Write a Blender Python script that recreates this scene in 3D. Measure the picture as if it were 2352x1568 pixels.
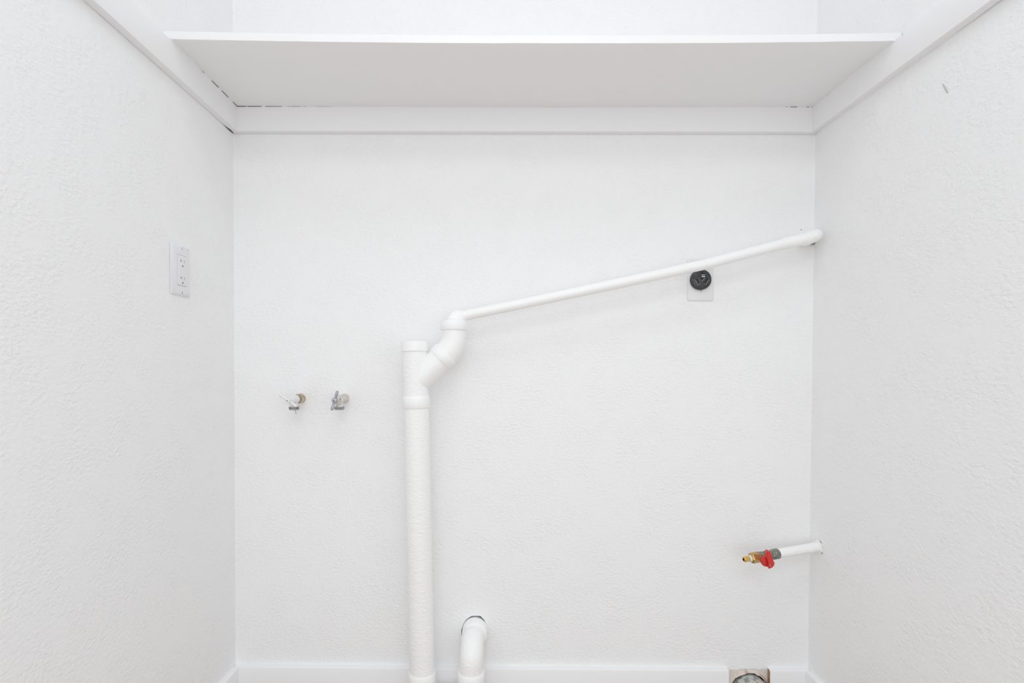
import bpy, bmesh, math, random
from mathutils import Vector, Matrix

random.seed(7)
for o in list(bpy.data.objects):
    bpy.data.objects.remove(o, do_unlink=True)
SC = bpy.context.scene
COL = SC.collection
PI = math.pi

# ------------------------------------------------------------------ camera
# room frame: camera 0.90 m above the floor, back wall 1.38 m in front of it
W, H = 2352, 1568
CZ = 0.90
FPX, PCX, PCY = 1189.97, 1129.61, 857.58
RIGHT = Vector((0.99997777, 0.00544144, 0.00385292))
FWD = Vector((-0.00537879, 0.99985609, -0.01608943))
UP = Vector((-0.00393991, 0.01606835, 0.99986313))
D = 1.38                       # back wall
XL, XR = -0.69431, 0.84182     # side walls
ZB = CZ - 0.80739              # top of baseboards
ZCT = CZ + 0.67262             # top of shelf cleats
ZCB = CZ + 0.61009             # underside of shelf cleats
TC = 0.0187                    # cleat thickness
TB = 0.014                     # baseboard thickness
YF = 0.66                      # front end of the alcove's side walls
ZT = 2.44                      # ceiling height

cam_data = bpy.data.cameras.new('camera')
cam = bpy.data.objects.new('camera', cam_data)
COL.objects.link(cam)
cam_data.sensor_width = 36.0
cam_data.sensor_fit = 'HORIZONTAL'
cam_data.lens = FPX / W * 36.0
cam_data.shift_x = (W / 2 - PCX) / W
cam_data.shift_y = (PCY - H / 2) / W
cam_data.clip_start = 0.02
M = Matrix((RIGHT, UP, -FWD)).transposed().to_4x4()
M.translation = Vector((0, 0, CZ))
cam.matrix_world = M
SC.camera = cam

# ------------------------------------------------------------------ light
world = bpy.data.worlds.new('world')
SC.world = world
world.use_nodes = True
bg = world.node_tree.nodes['Background']
bg.inputs[0].default_value = (0.92, 0.962, 1.0, 1)
bg.inputs[1].default_value = 1.28


def area(name, loc, rot, sx, sy, power, col):
    l = bpy.data.lights.new(name, 'AREA')
    l.shape = 'RECTANGLE'
    l.size, l.size_y = sx, sy
    l.energy = power
    l.color = col
    o = bpy.data.objects.new(name, l)
    o.location = loc
    o.rotation_euler = rot
    COL.objects.link(o)
    return o


area('alcove_fill_light', (0.05, 0.36, ZT - 0.02), (0, 0, 0), 0.9, 0.5, 3.2, (0.90, 0.95, 1.0))  # no known fixture; added overhead to brighten the alcove's side walls
area('hallway_ceiling_light', (0.0, -1.0, ZT - 0.02), (0, 0, 0), 1.3, 0.8, 11.0, (0.93, 0.968, 1.0))
area('frontal_fill_light', (0.2, -2.3, 1.0), (math.radians(90), 0, 0), 2.8, 1.4, 7.5, (0.955, 0.98, 1.0))  # unseen panel added at camera height as frontal fill below the shelf
SC.cycles.diffuse_bounces = 10

SC.view_settings.view_transform = 'Standard'
SC.view_settings.look = 'None'
SC.view_settings.gamma = 1.0
SC.view_settings.use_curve_mapping = False
SC.view_settings.exposure = 0.0


# ------------------------------------------------------------------ pixel -> room helpers (real depths)
def ray(px, py):
    return RIGHT * ((px - PCX) / FPX) + FWD - UP * ((py - PCY) / FPX)


def at(px, py, y=D):
    r = ray(px, py)
    r = r * (y / r.y)
    return Vector((r.x, r.y, r.z + CZ))


def atx(px, py, x):
    r = ray(px, py)
    r = r * (x / r.x)
    return Vector((r.x, r.y, r.z + CZ))


# ------------------------------------------------------------------ materials
def mat(name, col, rough=0.5, metal=0.0, bumps=(), mix=None, spec=0.5, coat=0.0, patchy=False):
    """bumps: (scale, detail, strength, distance, zscale); mix: (col2, scale, lo, hi)"""
    m = bpy.data.materials.new(name)
    m.use_nodes = True
    nt = m.node_tree
    b = nt.nodes['Principled BSDF']
    b.inputs['Base Color'].default_value = (*col, 1)
    b.inputs['Roughness'].default_value = rough
    b.inputs['Metallic'].default_value = metal
    b.inputs['Specular IOR Level'].default_value = spec
    if coat:
        b.inputs['Coat Weight'].default_value = coat
    tc = nt.nodes.new('ShaderNodeTexCoord')
    if mix:
        col2, sc, lo, hi = mix
        n = nt.nodes.new('ShaderNodeTexNoise')
        n.inputs['Scale'].default_value = sc
        n.inputs['Detail'].default_value = 5
        nt.links.new(tc.outputs['Object'], n.inputs['Vector'])
        r = nt.nodes.new('ShaderNodeMapRange')
        r.inputs['From Min'].default_value = lo
        r.inputs['From Max'].default_value = hi
        nt.links.new(n.outputs['Fac'], r.inputs['Value'])
        x = nt.nodes.new('ShaderNodeMix')
        x.data_type = 'RGBA'
        x.inputs['A'].default_value = (*col, 1)
        x.inputs['B'].default_value = (*col2, 1)
        nt.links.new(r.outputs['Result'], x.inputs['Factor'])
        nt.links.new(x.outputs['Result'], b.inputs['Base Color'])
    prev = None
    for (sc, det, st, dist, zs) in bumps:
        mp = nt.nodes.new('ShaderNodeMapping')
        mp.inputs['Scale'].default_value = (1, 1, zs)
        nt.links.new(tc.outputs['Object'], mp.inputs['Vector'])
        n = nt.nodes.new('ShaderNodeTexNoise')
        n.inputs['Scale'].default_value = sc
        n.inputs['Detail'].default_value = det
        n.inputs['Roughness'].default_value = 0.55
        nt.links.new(mp.outputs['Vector'], n.inputs['Vector'])
        bp = nt.nodes.new('ShaderNodeBump')
        bp.inputs['Strength'].default_value = st
        bp.inputs['Distance'].default_value = dist
        if patchy and sc > 50:          # trowel-skipped patches: the texture fades in and out
            pn = nt.nodes.new('ShaderNodeTexNoise')
            pn.inputs['Scale'].default_value = 17
            pn.inputs['Detail'].default_value = 3
            nt.links.new(tc.outputs['Object'], pn.inputs['Vector'])
            pr = nt.nodes.new('ShaderNodeMapRange')
            pr.inputs['From Min'].default_value = 0.36
            pr.inputs['From Max'].default_value = 0.62
            pr.inputs['To Min'].default_value = 0.50
            pr.inputs['To Max'].default_value = 1.25
            nt.links.new(pn.outputs['Fac'], pr.inputs['Value'])
            ml = nt.nodes.new('ShaderNodeMath')
            ml.operation = 'MULTIPLY'
            sb = nt.nodes.new('ShaderNodeMath')
            sb.operation = 'SUBTRACT'
            sb.inputs[1].default_value = 0.5
            nt.links.new(n.outputs['Fac'], sb.inputs[0])
            nt.links.new(sb.outputs['Value'], ml.inputs[0])
            nt.links.new(pr.outputs['Result'], ml.inputs[1])
            nt.links.new(ml.outputs['Value'], bp.inputs['Height'])
        else:
            nt.links.new(n.outputs['Fac'], bp.inputs['Height'])
        if prev:
            nt.links.new(prev.outputs['Normal'], bp.inputs['Normal'])
        prev = bp
    if prev:
        nt.links.new(prev.outputs['Normal'], b.inputs['Normal'])
    return m


WALL = mat('wall_paint', (0.892, 0.895, 0.898), 0.55, bumps=((105, 3, 0.65, 0.0030, 1.5), (9, 2, 0.25, 0.004, 1.0)), spec=0.3, patchy=True)
TRIM = mat('trim_paint', (0.885, 0.885, 0.893), 0.35, bumps=((14, 2, 0.12, 0.002, 1.0),), spec=0.4)
PIPE = mat('painted_pipe_rough', (0.925, 0.925, 0.92), 0.42, bumps=((90, 3, 0.68, 0.0030, 1.9),), spec=0.4)
PIPES = mat('painted_pipe_smooth', (0.925, 0.925, 0.92), 0.36, bumps=((60, 2, 0.15, 0.001, 1.0),), spec=0.4)
CEIL = mat('ceiling_paint', (0.87, 0.87, 0.87), 0.7, bumps=((80, 3, 0.4, 0.002, 1.0),))
FLOOR = mat('floor_planks', (0.46, 0.375, 0.31), 0.45, mix=((0.40, 0.32, 0.26), 6, 0.35, 0.65))
PLAST = mat('white_plastic', (0.80, 0.80, 0.83), 0.28, spec=0.5)
PLAST2 = mat('white_device_plastic', (0.80, 0.80, 0.81), 0.3, spec=0.5)
SLOT = mat('dark_slot', (0.02, 0.02, 0.02), 0.8)
GREYSLOT = mat('shadowed_slot', (0.25, 0.25, 0.26), 0.7)
BLACK = mat('black_phenolic', (0.035, 0.035, 0.038), 0.28, bumps=((300, 2, 0.3, 0.0005, 1.0),), mix=((0.09, 0.09, 0.09), 260, 0.55, 0.7))
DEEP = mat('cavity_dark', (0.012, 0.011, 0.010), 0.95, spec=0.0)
WOOD = mat('raw_wood', (0.46, 0.27, 0.15), 0.7, mix=((0.36, 0.20, 0.10), 60, 0.4, 0.6))
JOINT = mat('recess_shade', (0.06, 0.05, 0.045), 0.9, spec=0.1)  # near-black stands in for shade inside the shelf joints and the duct
BRASS = mat('brass', (0.62, 0.40, 0.15), 0.33, 0.9, bumps=((200, 3, 0.25, 0.0008, 1.0),), mix=((0.36, 0.22, 0.09), 120, 0.45, 0.7))
BRASSB = mat('bright_brass', (0.80, 0.52, 0.16), 0.25, 1.0)
AGED = mat('tarnished_valve_metal', (0.20, 0.21, 0.18), 0.45, 0.55, bumps=((220, 3, 0.4, 0.001, 1.0),), mix=((0.42, 0.42, 0.37), 150, 0.5, 0.7))
GREY = mat('grey_cast_metal', (0.46, 0.47, 0.49), 0.38, 0.55, bumps=((240, 2, 0.2, 0.0006, 1.0),), mix=((0.33, 0.34, 0.36), 140, 0.45, 0.7))
SPOUT = mat('dull_zinc', (0.45, 0.44, 0.44), 0.35, 0.7, mix=((0.25, 0.24, 0.24), 160, 0.45, 0.65))
VALVEW = mat('painted_valve', (0.80, 0.80, 0.79), 0.4, bumps=((160, 3, 0.35, 0.001, 1.0),))
VALVEP = mat('half_painted_valve', (0.74, 0.71, 0.68), 0.45, bumps=((160, 3, 0.4, 0.0012, 1.0),), mix=((0.33, 0.31, 0.28), 110, 0.52, 0.66))
PEEL = mat('peeling_paint_on_brass', (0.66, 0.58, 0.47), 0.5, bumps=((140, 3, 0.6, 0.0015, 1.0),), mix=((0.42, 0.27, 0.14), 75, 0.46, 0.60))
PEELP = mat('peeling_paint_rosy', (0.72, 0.64, 0.59), 0.5, bumps=((140, 3, 0.6, 0.0015, 1.0),), mix=((0.42, 0.22, 0.16), 75, 0.56, 0.68))
OLIVE = mat('olive_brass', (0.24, 0.23, 0.15), 0.4, 0.5, mix=((0.38, 0.36, 0.27), 130, 0.4, 0.65))
RED = mat('red_enamel', (0.66, 0.025, 0.02), 0.3, coat=0.3, mix=((0.52, 0.02, 0.018), 90, 0.5, 0.7))
TAPE = mat('white_thread_tape', (0.80, 0.80, 0.80), 0.6)
GALV = mat('galvanised_duct', (0.58, 0.62, 0.60), 0.42, 0.55, bumps=((70, 4, 0.6, 0.003, 1.0),), mix=((0.30, 0.31, 0.30), 75, 0.48, 0.60))
PAPER = mat('torn_board_paper', (0.74, 0.65, 0.58), 0.9, bumps=((150, 4, 0.9, 0.003, 1.0),), mix=((0.45, 0.34, 0.24), 75, 0.52, 0.62))
GYPS = mat('bare_board_patch', (0.72, 0.67, 0.64), 0.85, bumps=((110, 4, 0.8, 0.003, 1.4),), mix=((0.66, 0.57, 0.52), 70, 0.5, 0.7))
STEEL = mat('screw_steel', (0.65, 0.65, 0.66), 0.3, 0.9)
SCUFF = mat('grey_scuff', (0.50, 0.50, 0.50), 0.6)


# ------------------------------------------------------------------ mesh helpers
def link(name, bm, m, parent=None, smooth=40, offset=None):
    me = bpy.data.meshes.new(name)
    if parent is not None:
        bmesh.ops.translate(bm, verts=bm.verts, vec=-world_loc(parent))
    bmesh.ops.recalc_face_normals(bm, faces=bm.faces)
    bm.to_mesh(me)
    bm.free()
    for mm in (m if isinstance(m, (list, tuple)) else [m]):
        me.materials.append(mm)
    if smooth:
        for p in me.polygons:
            p.use_smooth = True
        me.set_sharp_from_angle(angle=math.radians(smooth))
    o = bpy.data.objects.new(name, me)
    COL.objects.link(o)
    if parent is not None:
        o.parent = parent
    return o


def world_loc(o):
    v = Vector(o.location)
    while o.parent:
        o = o.parent
        v = v + Vector(o.location)
    return v


def thing(name, loc, label, cat, group=None):
    e = bpy.data.objects.new(name, None)
    e.empty_display_size = 0.05
    e.location = loc
    COL.objects.link(e)
    return tag(e, label, cat, group)


def tag(o, label, cat, group=None):
    o['label'] = label
    o['category'] = cat
    if group:
        o['group'] = group
    return o


def structure(o):
    o['kind'] = 'structure'
    return o


def box(bm, a, b, bev=0.0, seg=2, mi=0):
    t = bmesh.new()
    x0, y0, z0 = [min(p, q) for p, q in zip(a, b)]
    x1, y1, z1 = [max(p, q) for p, q in zip(a, b)]
    bmesh.ops.create_cube(t, size=1)
    for v in t.verts:
        v.co = Vector(((x0 + x1) / 2 + v.co.x * (x1 - x0), (y0 + y1) / 2 + v.co.y * (y1 - y0), (z0 + z1) / 2 + v.co.z * (z1 - z0)))
    if bev:
        bmesh.ops.bevel(t, geom=t.edges[:], offset=bev, segments=seg, affect='EDGES', profile=0.6)
    merge(bm, t, mi)
    return bm


def merge(bm, t, mi=0, mtx=None):
    if mtx is not None:
        bmesh.ops.transform(t, matrix=mtx, verts=t.verts)
    vm = {}
    for v in t.verts:
        vm[v] = bm.verts.new(v.co)
    for f in t.faces:
        try:
            nf = bm.faces.new([vm[v] for v in f.verts])
            nf.material_index = mi
        except ValueError:
            pass
    t.free()


def frame(d):
    d = d.normalized()
    h = Vector((0, 0, 1)) if abs(d.z) < 0.9 else Vector((1, 0, 0))
    u = d.cross(h).normalized()
    return u, u.cross(d).normalized(), d       # u, v, axis


def lathe(bm, origin, axis, prof, seg=32, caps=True, mi=0, wob=0.0):
    """prof: list of (distance along axis, radius)"""
    u, v, d = frame(axis)
    rings = []
    for (s, r) in prof:
        c = origin + d * s
        ring = []
        for k in range(seg):
            a = 2 * PI * k / seg
            rr = r * (1 + wob * random.uniform(-1, 1))
            ring.append(bm.verts.new(c + (u * math.cos(a) + v * math.sin(a)) * rr))
        rings.append(ring)
    for a, b in zip(rings, rings[1:]):
        for k in range(seg):
            f = bm.faces.new((a[k], a[(k + 1) % seg], b[(k + 1) % seg], b[k]))
            f.material_index = mi
    if caps:
        for r in (rings[0], rings[-1]):
            f = bm.faces.new(r)
            f.material_index = mi
    return bm


def sweep(bm, pts, radii, seg=32, caps=True, mi=0):
    n = len(pts)
    if not isinstance(radii, (list, tuple)):
        radii = [radii] * n
    tang = []
    for i in range(n):
        a = pts[max(0, i - 1)]
        b = pts[min(n - 1, i + 1)]
        tang.append((b - a).normalized())
    u, v, _ = frame(tang[0])
    rings = []
    for i in range(n):
        t = tang[i]
        u = (u - t * u.dot(t)).normalized()
        v = t.cross(u)
        rings.append([bm.verts.new(pts[i] + (u * math.cos(2 * PI * k / seg) + v * math.sin(2 * PI * k / seg)) * radii[i]) for k in range(seg)])
    for a, b in zip(rings, rings[1:]):
        for k in range(seg):
            bm.faces.new((a[k], a[(k + 1) % seg], b[(k + 1) % seg], b[k])).material_index = mi
    if caps:
        bm.faces.new(rings[0]).material_index = mi
        bm.faces.new(rings[-1]).material_index = mi
    return bm


def bend(a, corner, b, r, n=14):
    """polyline a -> rounded corner -> b"""
    d1 = (a - corner).normalized()
    d2 = (b - corner).normalized()
    ang = d1.angle(d2)
    t = r / math.tan(ang / 2)
    t = min(t, (a - corner).length * 0.98, (b - corner).length * 0.98)
    r = t * math.tan(ang / 2)
    c = corner + (d1 + d2).normalized() * (r / math.sin(ang / 2))
    p1 = corner + d1 * t
    p2 = corner + d2 * t
    v1 = (p1 - c)
    v2 = (p2 - c)
    tot = v1.angle(v2)
    out = [a]
    for i in range(n + 1):
        f = i / n
        out.append(c + (v1 * math.sin((1 - f) * tot) + v2 * math.sin(f * tot)) / math.sin(tot))
    out.append(b)
    return out


def prism(bm, pts, depth_vec, mi=0, bev=0.0):
    t = bmesh.new()
    a = [t.verts.new(p) for p in pts]
    b = [t.verts.new(p + depth_vec) for p in pts]
    t.faces.new(a)
    t.faces.new(list(reversed(b)))
    n = len(pts)
    for i in range(n):
        t.faces.new((a[i], b[i], b[(i + 1) % n], a[(i + 1) % n]))
    if bev:
        bmesh.ops.bevel(t, geom=t.edges[:], offset=bev, segments=2, affect='EDGES', profile=0.6)
    merge(bm, t, mi)
    return bm


def bmn():
    return bmesh.new()


# ================================================================== SETTING
# ---- back wall: one slab whose front face has the drain hole and the torn duct hole cut through
drain_hole_px = [(1060.5, 1472), (1060, 1460), (1060, 1447), (1063.5, 1434), (1067, 1428), (1069.5, 1424), (1076, 1418.5), (1083, 1414.2), (1093, 1413.8),
                 (1103.5, 1414.2), (1111, 1422), (1115.5, 1430), (1118, 1440), (1117.5, 1455), (1114, 1468), (1108, 1479), (1090, 1484), (1070, 1481)]
drain_hole = [at(*p) for p in drain_hole_px]
duct_c = at(1718.5, 1588)
DUCT_R = 0.0495
duct_hole = []
for k in range(36):
    a = 2 * PI * k / 36
    rr = DUCT_R + 0.0025 + random.uniform(-0.0012, 0.0022)
    duct_hole.append(duct_c + Vector((math.cos(a) * rr, 0, math.sin(a) * rr)))

bm = bmn()


def loop(bm, pts):
    vs = [bm.verts.new(p) for p in pts]
    return vs, [bm.edges.new((vs[i], vs[(i + 1) % len(vs)])) for i in range(len(vs))]


CH = 0.004   # rounded paint bead in the two inner corners
outer, oe = loop(bm, [Vector((XL + CH, D, 0)), Vector((XR - CH, D, 0)), Vector((XR - CH, D, ZT)), Vector((XL + CH, D, ZT))])
h1, e1 = loop(bm, drain_hole)
h2, e2 = loop(bm, duct_hole)
bmesh.ops.triangle_fill(bm, edges=oe + e1 + e2, use_beauty=True)
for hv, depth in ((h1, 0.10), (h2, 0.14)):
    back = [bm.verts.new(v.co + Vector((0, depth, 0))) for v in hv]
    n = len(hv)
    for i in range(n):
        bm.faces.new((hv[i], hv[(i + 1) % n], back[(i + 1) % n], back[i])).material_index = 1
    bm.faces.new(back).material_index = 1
for sx, xx in ((1, XL), (-1, XR)):
    prev = None
    for k in range(5):
        a = PI / 2 * k / 4
        p = Vector((xx + sx * (CH - CH * math.sin(a)), D - CH + CH * math.cos(a), 0))
        cur = (bm.verts.new(p), bm.verts.new(p + Vector((0, 0, ZT))))
        if prev:
            bm.faces.new((prev[0], cur[0], cur[1], prev[1]))
        prev = cur
wall_back = structure(link('wall_back', bm, [WALL, DEEP], smooth=25))

# ---- side walls, ceiling, floor
bm = bmn(); box(bm, (XL - 0.10, YF, 0), (XL, D + 0.02, ZT))
wall_left = structure(link('wall_left', bm, WALL, smooth=0))
bm = bmn(); box(bm, (XR, YF, 0), (XR + 0.10, D + 0.02, ZT))
wall_right = structure(link('wall_right', bm, WALL, smooth=0))
bm = bmn(); box(bm, (XL - 1.4, -2.6, ZT), (XR + 1.4, D + 0.16, ZT + 0.05))
structure(link('ceiling', bm, CEIL, smooth=0))
bm = bmn(); box(bm, (XL - 1.4, -2.6, -0.05), (XR + 1.4, D + 0.16, 0.0))
structure(link('floor', bm, FLOOR, smooth=0))

# ---- small grey scuff pressed into the right wall paint
a = atx(2165.5, 192.5, XR); b = atx(2177.5, 213, XR)
bm = bmn()
sweep(bm, [a, a.lerp(b, .3), a.lerp(b, .7), b], [0.0009, 0.0013, 0.0016, 0.0012], seg=8)
o = link('scuff', bm, SCUFF, wall_right)
o['label'] = 'short slanting grey scuff on the paint'
# ---- tiny paint chips on the back wall near the upper elbow
bm = bmn()
c = at(1840, 527.5)
lathe(bm, c + Vector((0, 0.001, 0)), Vector((0, -1, 0)), [(0, 0.0019), (0.0013, 0.0012)], seg=5)
o = link('paint_chip', bm, SLOT, wall_back)
o['label'] = 'tiny dark chip in the paint'


# ---- baseboards (eased flat top)
def baseboard(name, p0, p1, inward, endmat=None, end_wood=False):
    """p0,p1 : floor points on the wall line; inward: unit vector into the room"""
    bm = bmn()
    prof = [(0, 0), (TB, 0), (TB, ZB - 0.005), (TB - 0.0012, ZB - 0.0016), (TB - 0.004, ZB), (0, ZB)]
    rings = []
    for p in (p0, p1):
        rings.append([bm.verts.new(Vector((p.x, p.y, 0)) + inward * s + Vector((0, 0, z))) for s, z in prof])
    n = len(prof)
    for i in range(n):
        bm.faces.new((rings[0][i], rings[0][(i + 1) % n], rings[1][(i + 1) % n], rings[1][i]))
    f0 = bm.faces.new(rings[0]); bm.faces.new(rings[1])
    if end_wood:
        f0.material_index = 1
    return structure(link(name, bm, [TRIM, WOOD], smooth=30))


xn0 = at(1669, 1545, D).x
xn1 = at(1762.5, 1545, D).x
IN = Vector((0, -1, 0))
baseboard('baseboard_back', Vector((XL + 0.001, D, 0)), Vector((xn0, D, 0)), IN)
baseboard('baseboard_back.001', Vector((xn1, D, 0)), Vector((XR - 0.001, D, 0)), IN, end_wood=True)
baseboard('baseboard_left', Vector((XL, YF, 0)), Vector((XL, D - TB, 0)), Vector((1, 0, 0)))
baseboard('baseboard_right', Vector((XR, YF, 0)), Vector((XR, D - TB, 0)), Vector((-1, 0, 0)))


# ---- bare, rough board behind the cut in the baseboard, and the torn paper round the duct
bm = bmn()
patch = [at(*p) for p in [(1668.5, 1540), (1678, 1537), (1690, 1537.5), (1703, 1535), (1716, 1536), (1729, 1534), (1742, 1536.5), (1753, 1535.5), (1763.5, 1538)]]
edge_l = [Vector((patch[0].x, D, 0.003)), Vector((patch[-1].x, D, 0.003))]
po, pe = loop(bm, [Vector((p.x, D - 0.0006, p.z)) for p in patch] + [Vector((edge_l[1].x, D - 0.0006, 0.003)), Vector((edge_l[0].x, D - 0.0006, 0.003))])
ho, he = loop(bm, [Vector((p.x + (p.x - duct_c.x) * 0.03, D - 0.0006, p.z + (p.z - duct_c.z) * 0.03)) for p in duct_hole])
bmesh.ops.triangle_fill(bm, edges=pe + he, use_beauty=True)
o = link('bare_board', bm, GYPS, wall_back, smooth=0)
o['label'] = 'rough unpainted board patch in the baseboard notch'
bm = bmn()
N = 22
arc_out, arc_in = [], []
for k in range(N + 1):
    a = math.radians(10) + math.radians(160) * k / N
    r1 = DUCT_R + 0.0036 + random.uniform(-0.0009, 0.0016)
    r2 = DUCT_R + 0.0112 + random.uniform(-0.0035, 0.0035) - 0.005 * max(0, math.cos(a))
    y1 = D - 0.0045 - random.uniform(0, 0.004)
    arc_in.append((duct_c.x + math.cos(a) * r1, y1, duct_c.z + math.sin(a) * r1))
    arc_out.append((duct_c.x + math.cos(a) * r2, D - 0.0004, duct_c.z + math.sin(a) * r2))
vi = [bm.verts.new(p) for p in arc_in]
vo = [bm.verts.new(p) for p in arc_out]
vb = [bm.verts.new((p[0], D + 0.004, p[2])) for p in arc_in]
for k in range(N):
    bm.faces.new((vi[k], vi[k + 1], vo[k + 1], vo[k]))
    bm.faces.new((vi[k], vb[k], vb[k + 1], vi[k + 1]))
o = link('torn_paper', bm, PAPER, wall_back, smooth=20)
o['label'] = 'ragged tan torn paper edge around the duct hole'

# ================================================================== SHELF AND CLEATS
YS = 1.085                                     # front edge of the shelf
SH_T = 0.0178
zl, zr = at(392, 90, YS).z, at(2055, 94, YS).z
zback = ZCT + 0.0016                           # thin joint above the cleats, its shade coloured in


def shelf_z(x, y):
    f = (x - XL) / (XR - XL)
    fy = (D - y) / (D - YS)
    zfront = zl * (1 - f) + zr * f - 0.0073 * 4 * f * (1 - f)
    zb = zback - 0.0022 * 4 * f * (1 - f)
    return zb * (1 - fy) + max(zfront, ZCT - 0.006) * fy


bm = bmn()
NX, NY = 40, 6
xa, xb = XL + 0.003, XR - 0.004
# x stations include the cleat faces so the hidden strips can take the joint shade colour
xs = [xa, XL + TC] + [XL + TC + (XR - XL - 2 * TC) * i / NX for i in range(1, NX)] + [XR - TC, xb]
ys = [D - 0.001, D - TC] + [D - TC + (YS - D + TC) * j / NY for j in range(1, NY)] + [YS + 0.0015, YS]
lo, hi = {}, {}
for i, x in enumerate(xs):
    for j, y in enumerate(ys):
        z = shelf_z(x, y)
        e = 0.0015 if j == len(ys) - 1 else 0
        jag = random.uniform(-0.0003, 0.0003) if j == len(ys) - 1 else 0
        lo[i, j] = bm.verts.new((x, y, z + e * 0.5 + jag))
        hi[i, j] = bm.verts.new((x, y, z + SH_T - e + jag))
for i in range(len(xs) - 1):
    for j in range(len(ys) - 1):
        hid = (i == 0 or i == len(xs) - 2 or j == 0)
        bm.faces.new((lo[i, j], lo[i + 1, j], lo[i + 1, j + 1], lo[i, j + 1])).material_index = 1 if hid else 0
        bm.faces.new((hi[i, j], hi[i + 1, j], hi[i + 1, j + 1], hi[i, j + 1]))
J = len(ys) - 1
I = len(xs) - 1
for i in range(I):
    bm.faces.new((lo[i, J], lo[i + 1, J], hi[i + 1, J], hi[i, J]))
    bm.faces.new((lo[i, 0], lo[i + 1, 0], hi[i + 1, 0], hi[i, 0]))
for j in range(J):
    bm.faces.new((lo[0, j], lo[0, j + 1], hi[0, j + 1], hi[0, j]))
    bm.faces.new((lo[I, j], lo[I, j + 1], hi[I, j + 1], hi[I, j]))
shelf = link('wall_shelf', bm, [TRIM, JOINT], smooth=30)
tag(shelf, 'wide white painted shelf board sagging slightly, spanning the alcove near the top', 'shelf')


def cleat(name, pts2d, label, gap=None):
    """pts2d: plan outline; extruded ZCB..ZCT; top face coloured near-black as shade in the joint"""
    bm = bmn()
    n = len(pts2d)
    e = 0.0018
    cx = sum(p[0] for p in pts2d) / n
    a = [bm.verts.new((p[0], p[1], ZCB)) for p in pts2d]
    b = [bm.verts.new((p[0], p[1], ZCT)) for p in pts2d]
    bm.faces.new(a)
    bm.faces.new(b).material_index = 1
    for i in range(n):
        bm.faces.new((a[i], a[(i + 1) % n], b[(i + 1) % n], b[i]))
    edges = [ed for ed in bm.edges if abs(ed.verts[0].co.z - ed.verts[1].co.z) < 1e-6 and ed.verts[0].co.z < ZCB + 1e-6]
    bmesh.ops.bevel(bm, geom=edges, offset=e, segments=2, affect='EDGES', profile=0.5)
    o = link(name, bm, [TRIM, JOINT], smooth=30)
    return tag(o, label, 'shelf cleat', 'shelf cleats')


ck = 0.0012
c_back = cleat('shelf_cleat', [(XL + 0.002, D), (XR - 0.002, D), (XR - 0.002, D - TC), (XL + 0.002, D - TC)],
               'long white horizontal cleat board on the back wall under the shelf')
# the right cleat stands a little off its wall towards the front
c_left = cleat('shelf_cleat', [(XL + 0.0032, D - TC), (XL + TC, D - TC), (XL + TC, YF + 0.02), (XL + 0.0003, YF + 0.02), (XL + 0.0003, D - 0.052), (XL + 0.0032, D - 0.046)],
               'white cleat board running forward along the left wall under the shelf')
c_right = cleat('shelf_cleat', [(XR - TC, D - TC), (XR - 0.0002, D - TC), (XR - 0.0003, 0.99), (XR - 0.0016, 0.90), (XR - 0.0030, 0.80), (XR - 0.0035, YF + 0.02), (XR - TC - 0.001, YF + 0.02), (XR - TC, 0.9)],
                'white cleat board running forward along the right wall under the shelf')
# the side cleats carry paint on top where the shelf stops
for c, xw in ((c_left, XL), (c_right, XR)):
    bm = bmn()
    x0, x1 = (xw + 0.0002, xw + TC - 0.0004) if xw < 0 else (xw - TC + 0.0004, xw - 0.004)
    box(bm, (x0, YF + 0.021, ZCT - 0.0002), (x1, YS - 0.001, ZCT + 0.0006))
    link('painted_top', bm, TRIM, c)


# caulk beads that still bridge the joints (the open bits stay dark)
def caulk(parent, p0, p1, spans, r=0.0016):
    for s0, s1 in spans:
        bm = bmn()
        k = max(2, int((s1 - s0) * 14))
        pts = [p0.lerp(p1, s0 + (s1 - s0) * i / k) for i in range(k + 1)]
        sweep(bm, pts, [r * (0.5 if i in (0, k) else random.uniform(0.9, 1.15)) for i in range(k + 1)], seg=8)
        link('caulk_bead', bm, TRIM, parent)


def span_px(px, pa, pb):
    return (px - pa) / (pb - pa)


fx = lambda px: (at(px, 245, D - TC).x - (XL + TC)) / ((XR - TC) - (XL + TC))
pA = Vector((XL + TC, D - TC, shelf_z(XL + TC, D - TC)))
pB = Vector((XR - TC, D - TC, shelf_z(XR - TC, D - TC)))


def caulk_back(spans):
    for s0, s1 in spans:
        bm = bmn()
        k = max(3, int((s1 - s0) * 40))
        pts = []
        for i in range(k + 1):
            s = s0 + (s1 - s0) * i / k
            x = pA.x + (pB.x - pA.x) * s
            pts.append(Vector((x, D - TC + 0.0004, (shelf_z(x, D - TC) + ZCT) / 2)))
        sweep(bm, pts, [0.0014 if 0 < i < k else 0.0007 for i in range(k + 1)], seg=8)
        link('caulk_bead', bm, TRIM, c_back)


caulk_back([(fx(566), fx(568)), (fx(601), fx(609)), (fx(648), fx(660)), (fx(664), fx(668)), (fx(690), fx(697)), (fx(704), fx(725)), (fx(768), fx(831)),
            (fx(849), fx(1806)), (fx(1809), fx(1815)), (fx(1831), fx(1853)), (fx(1858), 0.9995)])


def fy_left(px, py):
    return atx(px, py, XL + TC).y


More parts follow.
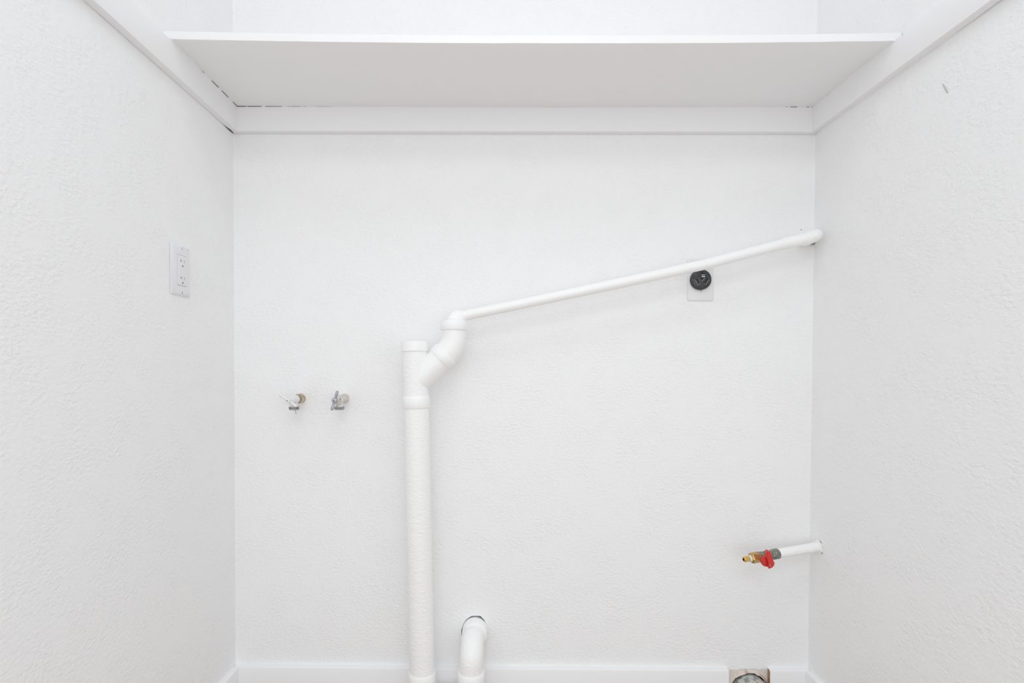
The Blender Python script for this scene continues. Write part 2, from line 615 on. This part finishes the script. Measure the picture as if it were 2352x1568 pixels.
def caulk_side(c, x, px_spans):
    for (a_, b_) in px_spans:
        y0 = a_
        y1 = b_
        bm = bmn()
        k = max(3, int(abs(y1 - y0) / 0.03))
        pts = []
        for i in range(k + 1):
            y = y0 + (y1 - y0) * i / k
            pts.append(Vector((x, y, (shelf_z(x, y) + ZCT) / 2)))
        sweep(bm, pts, [0.0016 if (0 < i < k or abs(pts[i].y - YS) < 0.002) else 0.0007 for i in range(k + 1)], seg=8)
        link('caulk_bead', bm, TRIM, c)


L = lambda px, py: atx(px, py, XL + TC).y
R_ = lambda px, py: atx(px, py, XR - TC).y
caulk_side(c_left, XL + TC - 0.0004, [(YS - 0.0005, L(466, 168)), (L(468, 170), L(486, 188)), (L(502, 202), L(509, 210)), (L(524.5, 225), L(535, 235))])
caulk_side(c_right, XR - TC + 0.0004, [(YS - 0.0005, R_(1902, 216)), (R_(1900, 217), R_(1888, 229)), (R_(1889, 230), D - TC - 0.001)])
# caulk under the right cleat, broken where the gap to the wall has opened
for (a_, b_) in [((2199, 75), (2154, 107)), ((2141, 116), (1880, 303)), ((2236.5, 48), (2234.5, 49.2))]:
    y0, y1 = atx(*a_, XR).y, atx(*b_, XR).y
    bm = bmn()
    k = max(2, int(abs(y1 - y0) / 0.03))
    pts = [Vector((XR - 0.0009, y0 + (y1 - y0) * i / k, ZCB + 0.0004)) for i in range(k + 1)]
    sweep(bm, pts, [0.0018 if 0 < i < k else 0.0009 for i in range(k + 1)], seg=8)
    link('caulk_bead', bm, TRIM, c_right)
bm = bmn()
sweep(bm, [Vector((XL + 0.0013, D - 0.050, ZCB + 0.0006)), Vector((XL + 0.0016, D - 0.036, ZCB + 0.0004)), Vector((XL + 0.0016, D - 0.006, ZCB + 0.0004))], [0.0006, 0.0014, 0.0012], seg=6)  # dark sliver laid in the gap to draw its shade
o = link('joint_shade_strip', bm, SLOT, c_left)
o['label'] = 'dark strip for the shade in the open joint at the back end'
# two nail dents left in the right cleat
for (px, py) in ((2072.5, 79.5), (2077, 74)):
    p = atx(px, py, XR - TC)
    if ZCB < p.z < ZCT:
        bm = bmn()
        lathe(bm, p + Vector((0.0004, 0, 0)), Vector((-1, 0, 0)), [(0, 0.0016), (0.0008, 0.0012)], seg=8)
        link('nail_dent', bm, SCUFF, c_right)

# ================================================================== WASHER DRAIN PIPEWORK (one rigid assembly)
YP = D - 0.075
SPX = YP / FPX                                   # metres per pixel at the pipe axis


def P(px, py):
    return at(px, py, YP)


drain = thing('drain_pipework', Vector((P(969.5, 1600).x, YP, 0.0)), 'white painted drain pipework with tall standpipe, wye branch and sloping branch pipe', 'pipe')
RM = 29.0 * SPX          # main pipe radius
RH = 32.5 * SPX          # hub radius
RN = 27.5 * SPX

# main standpipe
p_bot, p_mid = P(969.8, 1552), P(956.5, 925)
bm = bmn()
sweep(bm, [p_bot, p_bot.lerp(p_mid, .33), p_bot.lerp(p_mid, .66), p_mid], [RM * 0.985, RM * .99, RM, RM], seg=48)
link('standpipe', bm, PIPE, drain)

# wye fitting: body, top hub, bottom hub, branch
bm = bmn()
p_top, p_hb, p_ht = P(952.5, 787), P(956.4, 936), P(956.2, 912)
sweep(bm, [p_hb, p_top], [28.7 * SPX, 29.2 * SPX], seg=48)
link('wye_body', bm, PIPE, drain)
ax = (p_top - p_hb).normalized()
bm = bmn()
lathe(bm, p_hb, ax, [(0, 28.8 * SPX), (0.0, 31.0 * SPX), (0.0012, 31.7 * SPX), (22 * SPX, 31.7 * SPX), (24.5 * SPX, 31 * SPX), (27 * SPX, 29 * SPX)], seg=48)
link('lower_hub', bm, PIPES, drain)
bm = bmn()
t0 = P(952.9, 807)
lathe(bm, t0, ax, [(0, 29 * SPX), (0, 30.8 * SPX), (0.001, 31.6 * SPX), (21.5 * SPX, 31.4 * SPX), (22.5 * SPX, 30.6 * SPX), (22.5 * SPX, 27 * SPX), (6 * SPX, 26.6 * SPX), (6 * SPX, 1 * SPX)], seg=48)
link('upper_hub', bm, PIPE, drain)
# branch at 45 degrees
bA, bB = P(954, 882), P(1011.5, 824.5)
bm = bmn()
sweep(bm, [bA, bA.lerp(bB, .45), bA.lerp(bB, .8), bB], [26 * SPX, 28.5 * SPX, 29.5 * SPX, 29.8 * SPX], seg=48)
link('wye_branch', bm, PIPES, drain)

# 45 degree elbow with its two hubs
cor, eT = P(1042.5, 793.5), P(1042.2, 757)
d45 = (bB - bA).normalized()
bm = bmn()
lathe(bm, bB, d45, [(-0.5 * SPX, 28 * SPX), (-0.5 * SPX, 31.3 * SPX), (0.8 * SPX, 32 * SPX), (17 * SPX, 32 * SPX), (19 * SPX, 31 * SPX), (20 * SPX, 28 * SPX)], seg=48)
link('elbow_hub', bm, PIPES, drain)
bm = bmn()
pl = bend(bB + d45 * (10 * SPX), cor, eT + Vector((0, 0, 0.004)), 62 * SPX, 16)
sweep(bm, pl, [29.3 * SPX - 2.2 * SPX * min(1, i / 14) for i in range(len(pl))], seg=48)
link('elbow', bm, PIPES, drain)
bm = bmn()
lathe(bm, P(1042.3, 758), Vector((0, 0, 1)), [(0, 27 * SPX), (0, 29.6 * SPX), (0.001, 30.2 * SPX), (20 * SPX, 30 * SPX), (22 * SPX, 28.5 * SPX), (22.4 * SPX, 20 * SPX), (22.4 * SPX, 2 * SPX)], seg=48)
link('elbow_hub', bm, PIPES, drain)
# small street elbow that turns into the sloping pipe
RS = 0.0132
s0 = P(1040, 738); sc = P(1038, 725.5)
j1, j2, j3 = P(1062.5, 725.2), P(1617, 607.5), at(1797, 560.3, D - 0.070)
bm = bmn()
pl = bend(s0, sc, j1, 13 * SPX, 12)
sweep(bm, pl, 0.0150, seg=32)
lathe(bm, P(1042, 740), Vector((0, 0, 1)), [(0, 0.0225), (0.006, 0.0215), (0.009, 0.017), (0.011, 0.010)], seg=32)
link('reducing_elbow', bm, PIPES, drain)


def arcpts(a, b, sag, n=12):
    return [a.lerp(b, i / n) + Vector((0, 0, -sag * 4 * (i / n) * (1 - i / n))) for i in range(n + 1)]


bm = bmn()
sweep(bm, arcpts(j1 - (j2 - j1).normalized() * 0.004, j2, 0.0015), RS, seg=32)
link('sloping_pipe', bm, PIPES, drain)
bm = bmn()
sweep(bm, arcpts(j2 + (j3 - j2).normalized() * 0.0011, j3, 0.0), RS * 0.985, seg=32)
link('sloping_pipe', bm, PIPES, drain)
# recessed seam between the two lengths
bm = bmn()
sweep(bm, [j2 - (j3 - j2).normalized() * 0.001, j2 + (j3 - j2).normalized() * 0.003], RS * 0.93, seg=32)
link('pipe_joint', bm, PIPES, drain)
# coupling, collar and the elbow that enters the back wall beside the right wall
YE = D - 0.066
k1, k2, ec = at(1795, 560.5, D - 0.070), at(1849, 548.3, YE), at(1879.5, 538.0, YE)
kd = (k2 - k1).normalized()
bm = bmn()
lathe(bm, k1, kd, [(0, RS), (0, 0.0139), (0.0015, 0.0146), ((k2 - k1).length, 0.0150)], seg=32)
link('coupling', bm, PIPES, drain)
bm = bmn()
lathe(bm, k2 - kd * 0.002, kd, [(0, 0.0150), (0.0005, 0.0166), (0.002, 0.0172), (0.010, 0.0172), (0.012, 0.0160)], seg=32)
link('elbow_collar', bm, PIPES, drain)
bm = bmn()
pl = bend(k2, ec, ec + Vector((0.0, 0.078, 0)), 0.0165, 16)
sweep(bm, pl, [0.0163] * len(pl), seg=32)
link('wall_elbow', bm, PIPE, drain)
bm = bmn()
g0, g1 = at(1862, 560.5, D - 0.004), at(1874, 555.5, D - 0.004)
sweep(bm, [g0, g0.lerp(g1, .4), g0.lerp(g1, .75), g1], [0.0015, 0.0040, 0.0036, 0.0012], seg=10)  # dark lump drawn in as the shadowed gap at the wall
o = link('gap_shade', bm, OLIVE, drain)
o['label'] = 'dark olive lump standing in for the gap shadow under the elbow'

# trap hubs at the bottom, trap bend and the lower elbow into the wall
HB1, HB2 = P(969.6, 1541), P(1082, 1541)
for c in (HB1, HB2):
    bm = bmn()
    lathe(bm, c, Vector((0, 0, -1)), [(0, 28 * SPX), (0, 30.3 * SPX), (0.0014, 31.1 * SPX), (0.034, 31.2 * SPX), (0.037, 29.5 * SPX), (0.040, 27 * SPX)], seg=48)
    link('trap_hub', bm, PIPES, drain)
hx = (HB2.x - HB1.x) / 2
zc = min(HB1.z, HB2.z) - 0.030
bm = bmn()
pts = [Vector((HB1.x, YP, HB1.z - 0.02))]
zbend = 0.100
for k in range(25):
    a = PI + PI * k / 24
    pts.append(Vector((HB1.x + hx + math.cos(a) * hx, YP, zc - 0.004 + math.sin(a) * hx * 0.0 + math.sin(a) * min(hx, zc - 0.034 - 0.004))))
pts.append(Vector((HB2.x, YP, HB2.z - 0.02)))
sweep(bm, pts, 0.0305, seg=32)
link('trap_bend', bm, PIPE, drain)
bm = bmn()
hole_c = at(1090.8, 1445.6)
ecn = Vector((HB2.x + 0.001, YP - 0.002, hole_c.z - 0.004))
pl = bend(HB2 - Vector((0, 0, 0.006)), ecn, Vector((hole_c.x, D + 0.06, hole_c.z)), 0.046, 18)
sweep(bm, pl, [0.0300] * len(pl), seg=48)
link('drain_elbow', bm, PIPE, drain)
bm = bmn()
back = Vector((hole_c.x, D + 0.05, hole_c.z))
lathe(bm, back, IN, [(0, 0.0337), (0.076, 0.0335), (0.079, 0.0318), (0.081, 0.0303)], seg=48)
link('drain_elbow_socket', bm, PIPES, drain)


# ================================================================== WASHER SUPPLY FAUCETS
def faucet(base, label, stub_m, neck_m, body_m, bonnet_m, handle_m, spout_m, ang, drip):
    t = thing('washer_faucet', base, label, 'faucet', 'washer supply faucets')
    A = IN
    bm = bmn()
    lathe(bm, base - A * 0.003, A, [(0, 0.0135), (0.004, 0.0132), (0.006, 0.0118), (0.012, 0.0122), (0.024, 0.0120)], seg=20, wob=0.05)
    link('wall_stub', bm, stub_m, t, smooth=60)
    bm = bmn()
    lathe(bm, base + A * 0.020, A, [(0, 0.0110), (0.002, 0.0126), (0.010, 0.0126), (0.014, 0.0105)], seg=8)
    link('valve_neck', bm, neck_m, t, smooth=20)
    bm = bmn()
    lathe(bm, base + A * 0.032, A, [(0, 0.0085), (0.002, 0.0105), (0.007, 0.0120), (0.014, 0.0123), (0.022, 0.0114), (0.030, 0.0092)], seg=28)
    # outlet neck turned down
    oc = base + A * 0.047
    lathe(bm, oc + Vector((0, 0, -0.004)), Vector((0, 0, -1)), [(0, 0.0095), (0.010, 0.0090), (0.014, 0.0098), (0.017, 0.0110)], seg=24)
    link('valve_body', bm, body_m, t)
    bm = bmn()
    lathe(bm, base + A * 0.060, A, [(0, 0.0100), (0.003, 0.0108), (0.008, 0.0108), (0.010, 0.0090), (0.017, 0.0062), (0.020, 0.0055)], seg=6 if handle_m is GREY else 16)
    link('bonnet_nut', bm, bonnet_m, t, smooth=25)
    bm = bmn()
    so = oc + Vector((0, 0, -0.018))
    prof = [(0, 0.0095)]
    for k in range(3):
        prof += [(0.0006 + k * 0.0026, 0.0130), (0.0018 + k * 0.0026, 0.0130), (0.0026 + k * 0.0026, 0.0118)]
    prof += [(0.0086, 0.0112), (0.0086, 0.0092), (0.003, 0.0090), (0.003, 0.001)]
    lathe(bm, so, Vector((0, 0, -1)), prof, seg=28)
    link('hose_spout', bm, spout_m, t)
    # tee handle
    hc = base + A * 0.084
    bm = bmn()
    lathe(bm, hc - A * 0.006, A, [(0, 0.0052), (0.001, 0.0068), (0.010, 0.0072), (0.0125, 0.0060), (0.0135, 0.0035)], seg=20)
    dv = Vector((math.cos(ang), 0, math.sin(ang)))
    for s in (1, -1):
        e = hc + dv * (0.0255 * s)
        pts = [hc, hc + dv * (0.006 * s), hc + dv * (0.015 * s) + A * 0.001, hc + dv * (0.022 * s) + A * 0.002, e + A * 0.002]
        sweep(bm, pts, [0.0030, 0.0032, 0.0037, 0.0040, 0.0026], seg=14)
    h = link('tee_handle', bm, handle_m, t)
    bm = bmn()
    lathe(bm, hc + A * 0.0073, A, [(0, 0.0013), (0.0006, 0.0013)], seg=10)
    link('handle_screw', bm, SLOT, h)
    if drip:
        bm = bmn()
        q = so + Vector((0.0035, -0.005, -0.0085))
        sweep(bm, [q, q + Vector((0.002, 0, -0.003)), q + Vector((0.0036, 0, -0.007)), q + Vector((0.0022, 0, -0.0105))], [0.0009, 0.0010, 0.0011, 0.0007], seg=8)
        link('paint_drip', bm, GREY, t)
    return t


faucet(at(691.0, 914.5), 'left washer faucet, handle painted white and tilted, tan peeling stub in wall',
       PEEL, OLIVE, VALVEW, VALVEW, VALVEW, SPOUT, math.radians(-35), True)
faucet(at(791.5, 914.5), 'right washer faucet with bare grey tee handle nearly upright, paint-spattered stub',
       PEELP, VALVEP, VALVEP, VALVEP, GREY, GREY, math.radians(73), False)

# ================================================================== LEFT WALL OUTLET
q0, q1 = atx(389.5, 555, XL), atx(390, 674, XL)
q2, q3 = atx(438.7, 572.6, XL + 0.006), atx(438.5, 683, XL + 0.006)
oy0, oy1 = (q0.y + q1.y) / 2, (q2.y + q3.y) / 2
oz1, oz0 = (q0.z + q2.z) / 2, (q1.z + q3.z) / 2
oyc, ozc = (oy0 + oy1) / 2, (oz0 + oz1) / 2
outlet = thing('duplex_outlet', Vector((XL, oyc, ozc)), 'white two-socket wall outlet with rectangular face on the left wall', 'outlet')
bm = bmn()
hw, hh = (oy1 - oy0) / 2, (oz1 - oz0) / 2
PT = 0.0062
t_ = bmesh.new()


def ringv(t, x, a, b, yo=0, zo=0):
    return [t.verts.new((x, oyc + sy * a + yo, ozc + sz * b + zo)) for sy, sz in ((-1, -1), (1, -1), (1, 1), (-1, 1))]


IW, IH = 0.0168, 0.0336
r0 = ringv(t_, XL + 0.0008, hw, hh)
r1 = ringv(t_, XL + 0.0018, hw, hh)
r2 = ringv(t_, XL + 0.0046, hw - 0.0026, hh - 0.0026)
r3 = ringv(t_, XL + PT, hw - 0.0065, hh - 0.0065)
r4 = ringv(t_, XL + PT, IW, IH)
r5 = ringv(t_, XL + PT - 0.003, IW, IH)
rz = ringv(t_, XL, hw - 0.002, hh - 0.002)
for a, b in ((rz, r0), (r0, r1), (r1, r2), (r2, r3), (r3, r4), (r4, r5)):
    for k in range(4):
        t_.faces.new((a[k], a[(k + 1) % 4], b[(k + 1) % 4], b[k]))
t_.faces.new(rz)
merge(bm, t_)
link('wall_plate', bm, PLAST, outlet, smooth=35)
bm = bmn()
box(bm, (XL + 0.001, oyc - IW + 0.0006, ozc - IH + 0.0006), (XL + PT + 0.0012, oyc + IW - 0.0006, ozc + IH - 0.0006), bev=0.0012)
face = link('receptacle_face', bm, PLAST2, outlet, smooth=35)
xf = XL + PT + 0.0012
for s in (1, -1):
    zc_ = ozc + s * 0.0185 + 0.002
    # tee slot, narrow slot and round ground
    bm = bmn()
    box(bm, (xf - 0.0006, oyc - 0.0078, zc_ - 0.0010), (xf + 0.00025, oyc - 0.0042, zc_ + 0.0012))
    box(bm, (xf - 0.0006, oyc - 0.0046, zc_ - 0.0032), (xf + 0.00020, oyc - 0.0036, zc_ + 0.0036))
    link('tee_slot', bm, GREYSLOT, face, smooth=0)
    bm = bmn()
    box(bm, (xf - 0.0006, oyc + 0.0056, zc_ - 0.0034), (xf + 0.00020, oyc + 0.0066, zc_ + 0.0034))
    link('blade_slot', bm, GREYSLOT, face, smooth=0)
    bm = bmn()
    lathe(bm, Vector((xf - 0.0006, oyc + 0.0004, zc_ - 0.0105)), Vector((1, 0, 0)), [(0, 0.0023), (0.0009, 0.0023)], seg=14)
    link('ground_hole', bm, GREYSLOT, face)
for s in (1, -1):
    sp = Vector((XL + PT - 0.0006, oyc, ozc + s * 0.0485))
    bm = bmn()
    lathe(bm, sp, Vector((1, 0, 0)), [(0, 0.0026), (0.0008, 0.0026), (0.0011, 0.0016)], seg=16)
    sc_ = link('plate_screw', bm, PLAST, outlet)
    bm = bmn()
    box(bm, (sp.x + 0.0008, sp.y - 0.0005, sp.z - 0.0026), (sp.x + 0.00145, sp.y + 0.0005, sp.z + 0.0026))
    link('screw_slot', bm, GREYSLOT, sc_, smooth=0)

# ================================================================== DRYER RECEPTACLE
b0, b1, b2 = at(1578.3, 691, D), at(1638.2, 691, D), at(1600, 595.5, D)
dx0, dx1, dz0, dz1 = b0.x, b1.x, b0.z, b2.z
dryer = thing('dryer_receptacle', Vector(((dx0 + dx1) / 2, D, (dz0 + dz1) / 2)), 'round black dryer power receptacle on a square-cornered white plate behind the sloping pipe', 'outlet')
bm = bmn()
t_ = bmesh.new()
cx_, cz_ = (dx0 + dx1) / 2, (dz0 + dz1) / 2
hw, hh = (dx1 - dx0) / 2, (dz1 - dz0) / 2


def rv(t, y, ins):
    return [t.verts.new((cx_ + sx * (hw - ins), D - y, cz_ + sz * (hh - ins))) for sx, sz in ((-1, -1), (1, -1), (1, 1), (-1, 1))]


rr_ = [rv(t_, 0, 0.002), rv(t_, 0.0009, 0.002), rv(t_, 0.0010, 0), rv(t_, 0.0018, 0), rv(t_, 0.0034, 0.0018), rv(t_, 0.0044, 0.0048)]
for a, b in zip(rr_, rr_[1:]):
    for k in range(4):
        t_.faces.new((a[k], a[(k + 1) % 4], b[(k + 1) % 4], b[k]))
t_.faces.new(rr_[0]); t_.faces.new(rr_[-1])
merge(bm, t_)
link('wall_plate', bm, PLAST2, dryer, smooth=35)
YFACE = D - 0.0165
dc = at(1611.8, 641.2, YFACE)
bm = bmn()
RD = 22.9 * YFACE / FPX
lathe(bm, Vector((dc.x, D - 0.0042, dc.z)), IN, [(0, RD + 0.0006), (0.0095, RD + 0.0004), (0.0113, RD - 0.0004), (0.0123, RD - 0.0022)], seg=56)
rec = link('receptacle', bm, BLACK, dryer)


def dq(px, py, out=0.0):
    return at(px, py, YFACE - out)


def slot(name, pts, m=SLOT, dep=0.0006, parent=rec):
    bm = bmn()
    prism(bm, [dq(*p) + Vector((0, -0.00015, 0)) for p in pts], Vector((0, dep, 0)))
    return link(name, bm, m, parent, smooth=0)


z = lambda u, v: (1590 + u / 22.4, 610 + v / 22.4)
slot('blade_slot', [z(165, 690), z(265, 655), z(385, 910), z(310, 950)])
slot('blade_slot', [z(850, 690), z(750, 650), z(620, 890), z(700, 930)])
slot('neutral_slot', [z(450, 290), z(550, 290), z(550, 370), z(660, 370), z(660, 455), z(450, 455)])
slot('center_recess', [z(415, 620), z(640, 620), z(500, 770)])
# raised ridges beside the slots
for pts in ([z(160, 735), z(310, 975), z(405, 925)], [z(885, 725), z(820, 760), z(700, 960), z(610, 925)], [z(640, 630), z(510, 790)]):
    bm = bmn()
    sweep(bm, [dq(*p) for p in pts], 0.00055, seg=6)
    link('slot_ridge', bm, GREY, rec)
# bright metal strap in the middle
bm = bmn()
c = dq(*z(560, 570))
box(bm, (c.x - 0.0042, c.y - 0.0022, c.z - 0.0010), (c.x + 0.0048, c.y + 0.0005, c.z + 0.0016), bev=0.0007)
box(bm, (c.x - 0.0048, c.y - 0.0012, c.z + 0.0040), (c.x + 0.0050, c.y + 0.0005, c.z + 0.0056), bev=0.0005)
o = link('metal_strap', bm, STEEL, rec, smooth=50)
o['label'] = 'bright metal strap'
bm = bmn()
sp = at(1609.9, 668.2, D - 0.0044)
lathe(bm, sp + Vector((0, 0.0004, 0)), IN, [(0, 0.0030), (0.0010, 0.0030), (0.0018, 0.0016)], seg=16)
sc_ = link('plate_screw', bm, PLAST2, dryer)
bm = bmn()
box(bm, (sp.x - 0.0005, sp.y - 0.0017, sp.z - 0.0026), (sp.x + 0.0005, sp.y - 0.0008, sp.z + 0.0026))
link('screw_slot', bm, GREYSLOT, sc_, smooth=0)

# ================================================================== GAS VALVE
ya, yb = 1.343, 1.296
ga = atx(1876, 1255, XR)
ga = Vector((XR, ya, at(1876, 1255, ya).z))
gb = at(1708, 1284.6, yb)
gu = (gb - ga).normalized()
gl = (gb - ga).length


def gp(px):
    f = (1876 - px) / (1876 - 1708)
    # perspective-correct enough over this short run
    return ga.lerp(gb, f)


gs = yb / FPX
gas = thing('gas_valve', ga, 'gas shutoff valve with red lever and brass fitting on a white stub pipe', 'valve')


def seg_len(p0, p1):
    return (gp(p1) - gp(p0)).length


bm = bmn()
lathe(bm, ga - gu * 0.02, gu, [(0, 0.0140), (0.022, 0.0138), (0.034, 0.0126), (0.06, 0.0120), (0.02 + seg_len(1876, 1783), 0.0118)], seg=24, wob=0.012)
link('stub_pipe', bm, PIPE, gas, smooth=60)
bm = bmn()
lathe(bm, Vector((XR + 0.001, ga.y - 0.001, ga.z)), Vector((-1, 0, 0)), [(0, 0.0190), (0.0012, 0.0184), (0.0030, 0.0140)], seg=18, wob=0.05)
link('wall_collar', bm, PIPE, gas)
bm = bmn()
for a0, n_ in ((0.75, 6), (1.3, 3), (2.05, 3), (0.2, 3), (-0.75, 5)):
    pts = [Vector((XR - 0.0010, ga.y - 0.001 - math.cos(a0 + k * 0.09) * 0.0196, ga.z + math.sin(a0 + k * 0.09) * 0.0196)) for k in range(n_)]
    sweep(bm, pts, [0.0002] + [random.uniform(0.0004, 0.0006) for _ in range(n_ - 2)] + [0.0002], seg=6)
o = link('paint_crack', bm, SLOT, gas)
bm = bmn()
v0 = gp(1784)
prof = [(0, 0.0100), (0.0006, 0.0128), (seg_len(1784, 1772), 0.0128), (seg_len(1784, 1769), 0.0105), (seg_len(1784, 1764), 0.0120), (seg_len(1784, 1756), 0.0122),
        (seg_len(1784, 1752), 0.0105), (seg_len(1784, 1749), 0.0120), (seg_len(1784, 1741), 0.0118)]
lathe(bm, v0, gu, prof, seg=10)
# stem towards the room carrying the lever
sdir = Vector((-0.09, -1, -0.19)).normalized()
vc = gp(1751)
lathe(bm, vc, sdir, [(0, 0.0085), (0.016, 0.0080), (0.019, 0.0060)], seg=16)
link('valve_body', bm, AGED, gas, smooth=35)
bm = bmn()
n0 = gp(1743)
ln = seg_len(1743, 1723)
lathe(bm, n0, gu, [(0, 0.0112), (0.0012, 0.0132), (ln * 0.86, 0.0132), (ln, 0.0116)], seg=6)
link('hex_nut', bm, BRASS, gas, smooth=20)
bm = bmn()
lathe(bm, gp(1723.5), gu, [(0, 0.0078), (0.0005, 0.0083), (seg_len(1723.5, 1720), 0.0083), (seg_len(1723.5, 1719.5), 0.0076)], seg=24)
link('thread_tape', bm, TAPE, gas)
bm = bmn()
lt = seg_len(1720, 1708)
prof = []
for k in range(4):
    prof += [(lt * k / 4, 0.0064), (lt * (k + .5) / 4, 0.0069)]
prof += [(lt * 0.97, 0.0060), (lt, 0.0050), (lt, 0.0038), (lt * 0.4, 0.0036)]
lathe(bm, gp(1720), gu, prof, seg=24, caps=False)
fl = link('flare_tip', bm, BRASSB, gas)
bm = bmn()
lathe(bm, gp(1720) + gu * (lt * 0.55), gu, [(0, 0.0037), (0.0004, 0.0037)], seg=20)
link('bore', bm, SLOT, fl)
# lever: round base with a pointed fin rising from it
hc = vc + sdir * 0.022
uu = Vector((1, 0, 0)); uu = (uu - sdir * uu.dot(sdir)).normalized()
vv = uu.cross(sdir)
if vv.z < 0:
    vv = -vv
lever = bmn()
lathe(lever, hc - sdir * 0.004, sdir, [(0, 0.0140), (0.001, 0.0149), (0.0055, 0.0149), (0.0066, 0.0141)], seg=36)
k_ = 0.00102
pts = [(-7.5, 30), (-6, 31.5), (-1.5, 31.5), (4, 25), (6.5, 12), (9.5, 7), (13.6, 3), (13.6, -4), (10, -10.5), (4, -14), (1, -14), (0, 0), (-2, 8), (-7, 14)]
prism(lever, [hc + sdir * 0.001 + uu * (a * k_) + vv * (b * k_) for a, b in pts], sdir * 0.0100, bev=0.0009)
lv = link('lever_handle', lever, RED, gas, smooth=35)
bm = bmn()
sp = hc + sdir * 0.0106 + uu * (5.2 * k_) - vv * (4.0 * k_)
lathe(bm, sp, sdir, [(0, 0.0022), (0.0007, 0.0022), (0.0010, 0.0014)], seg=12)
ls = link('lever_screw', bm, STEEL, lv)
bm = bmn()
sp2 = hc + sdir * 0.0113 + uu * (6.0 * k_) - vv * (3.0 * k_)
lathe(bm, sp2, sdir, [(0, 0.0014), (0.0006, 0.0013)], seg=10)
link('screw_recess', bm, SLOT, lv)

# ================================================================== DRYER VENT DUCT
duct = thing('dryer_vent_duct', Vector((duct_c.x, D, duct_c.z - DUCT_R)), 'round galvanised dryer vent duct end in the notched baseboard', 'vent')
bm = bmn()
seg = 56
prof = [(-0.10, DUCT_R), (-0.005, DUCT_R), (0.006, DUCT_R - 0.0003), (0.012, DUCT_R + 0.0006), (0.018, DUCT_R - 0.0006), (0.034, DUCT_R - 0.0014), (0.0355, DUCT_R - 0.0019),
        (0.0355, DUCT_R - 0.0034), (0.03, DUCT_R - 0.004), (-0.10, DUCT_R - 0.003)]
lathe(bm, duct_c, IN, prof, seg=seg, caps=False, wob=0.006)
link('duct_sleeve', bm, GALV, duct, smooth=50)
bm = bmn()
lathe(bm, duct_c + Vector((0, 0, 0)), IN, [(0.0345, DUCT_R - 0.0016), (0.0360, DUCT_R - 0.0005), (0.0370, DUCT_R - 0.0020), (0.0360, DUCT_R - 0.0042), (0.0345, DUCT_R - 0.0034)], seg=seg, caps=False)
link('rolled_rim', bm, PAPER, duct, smooth=60)
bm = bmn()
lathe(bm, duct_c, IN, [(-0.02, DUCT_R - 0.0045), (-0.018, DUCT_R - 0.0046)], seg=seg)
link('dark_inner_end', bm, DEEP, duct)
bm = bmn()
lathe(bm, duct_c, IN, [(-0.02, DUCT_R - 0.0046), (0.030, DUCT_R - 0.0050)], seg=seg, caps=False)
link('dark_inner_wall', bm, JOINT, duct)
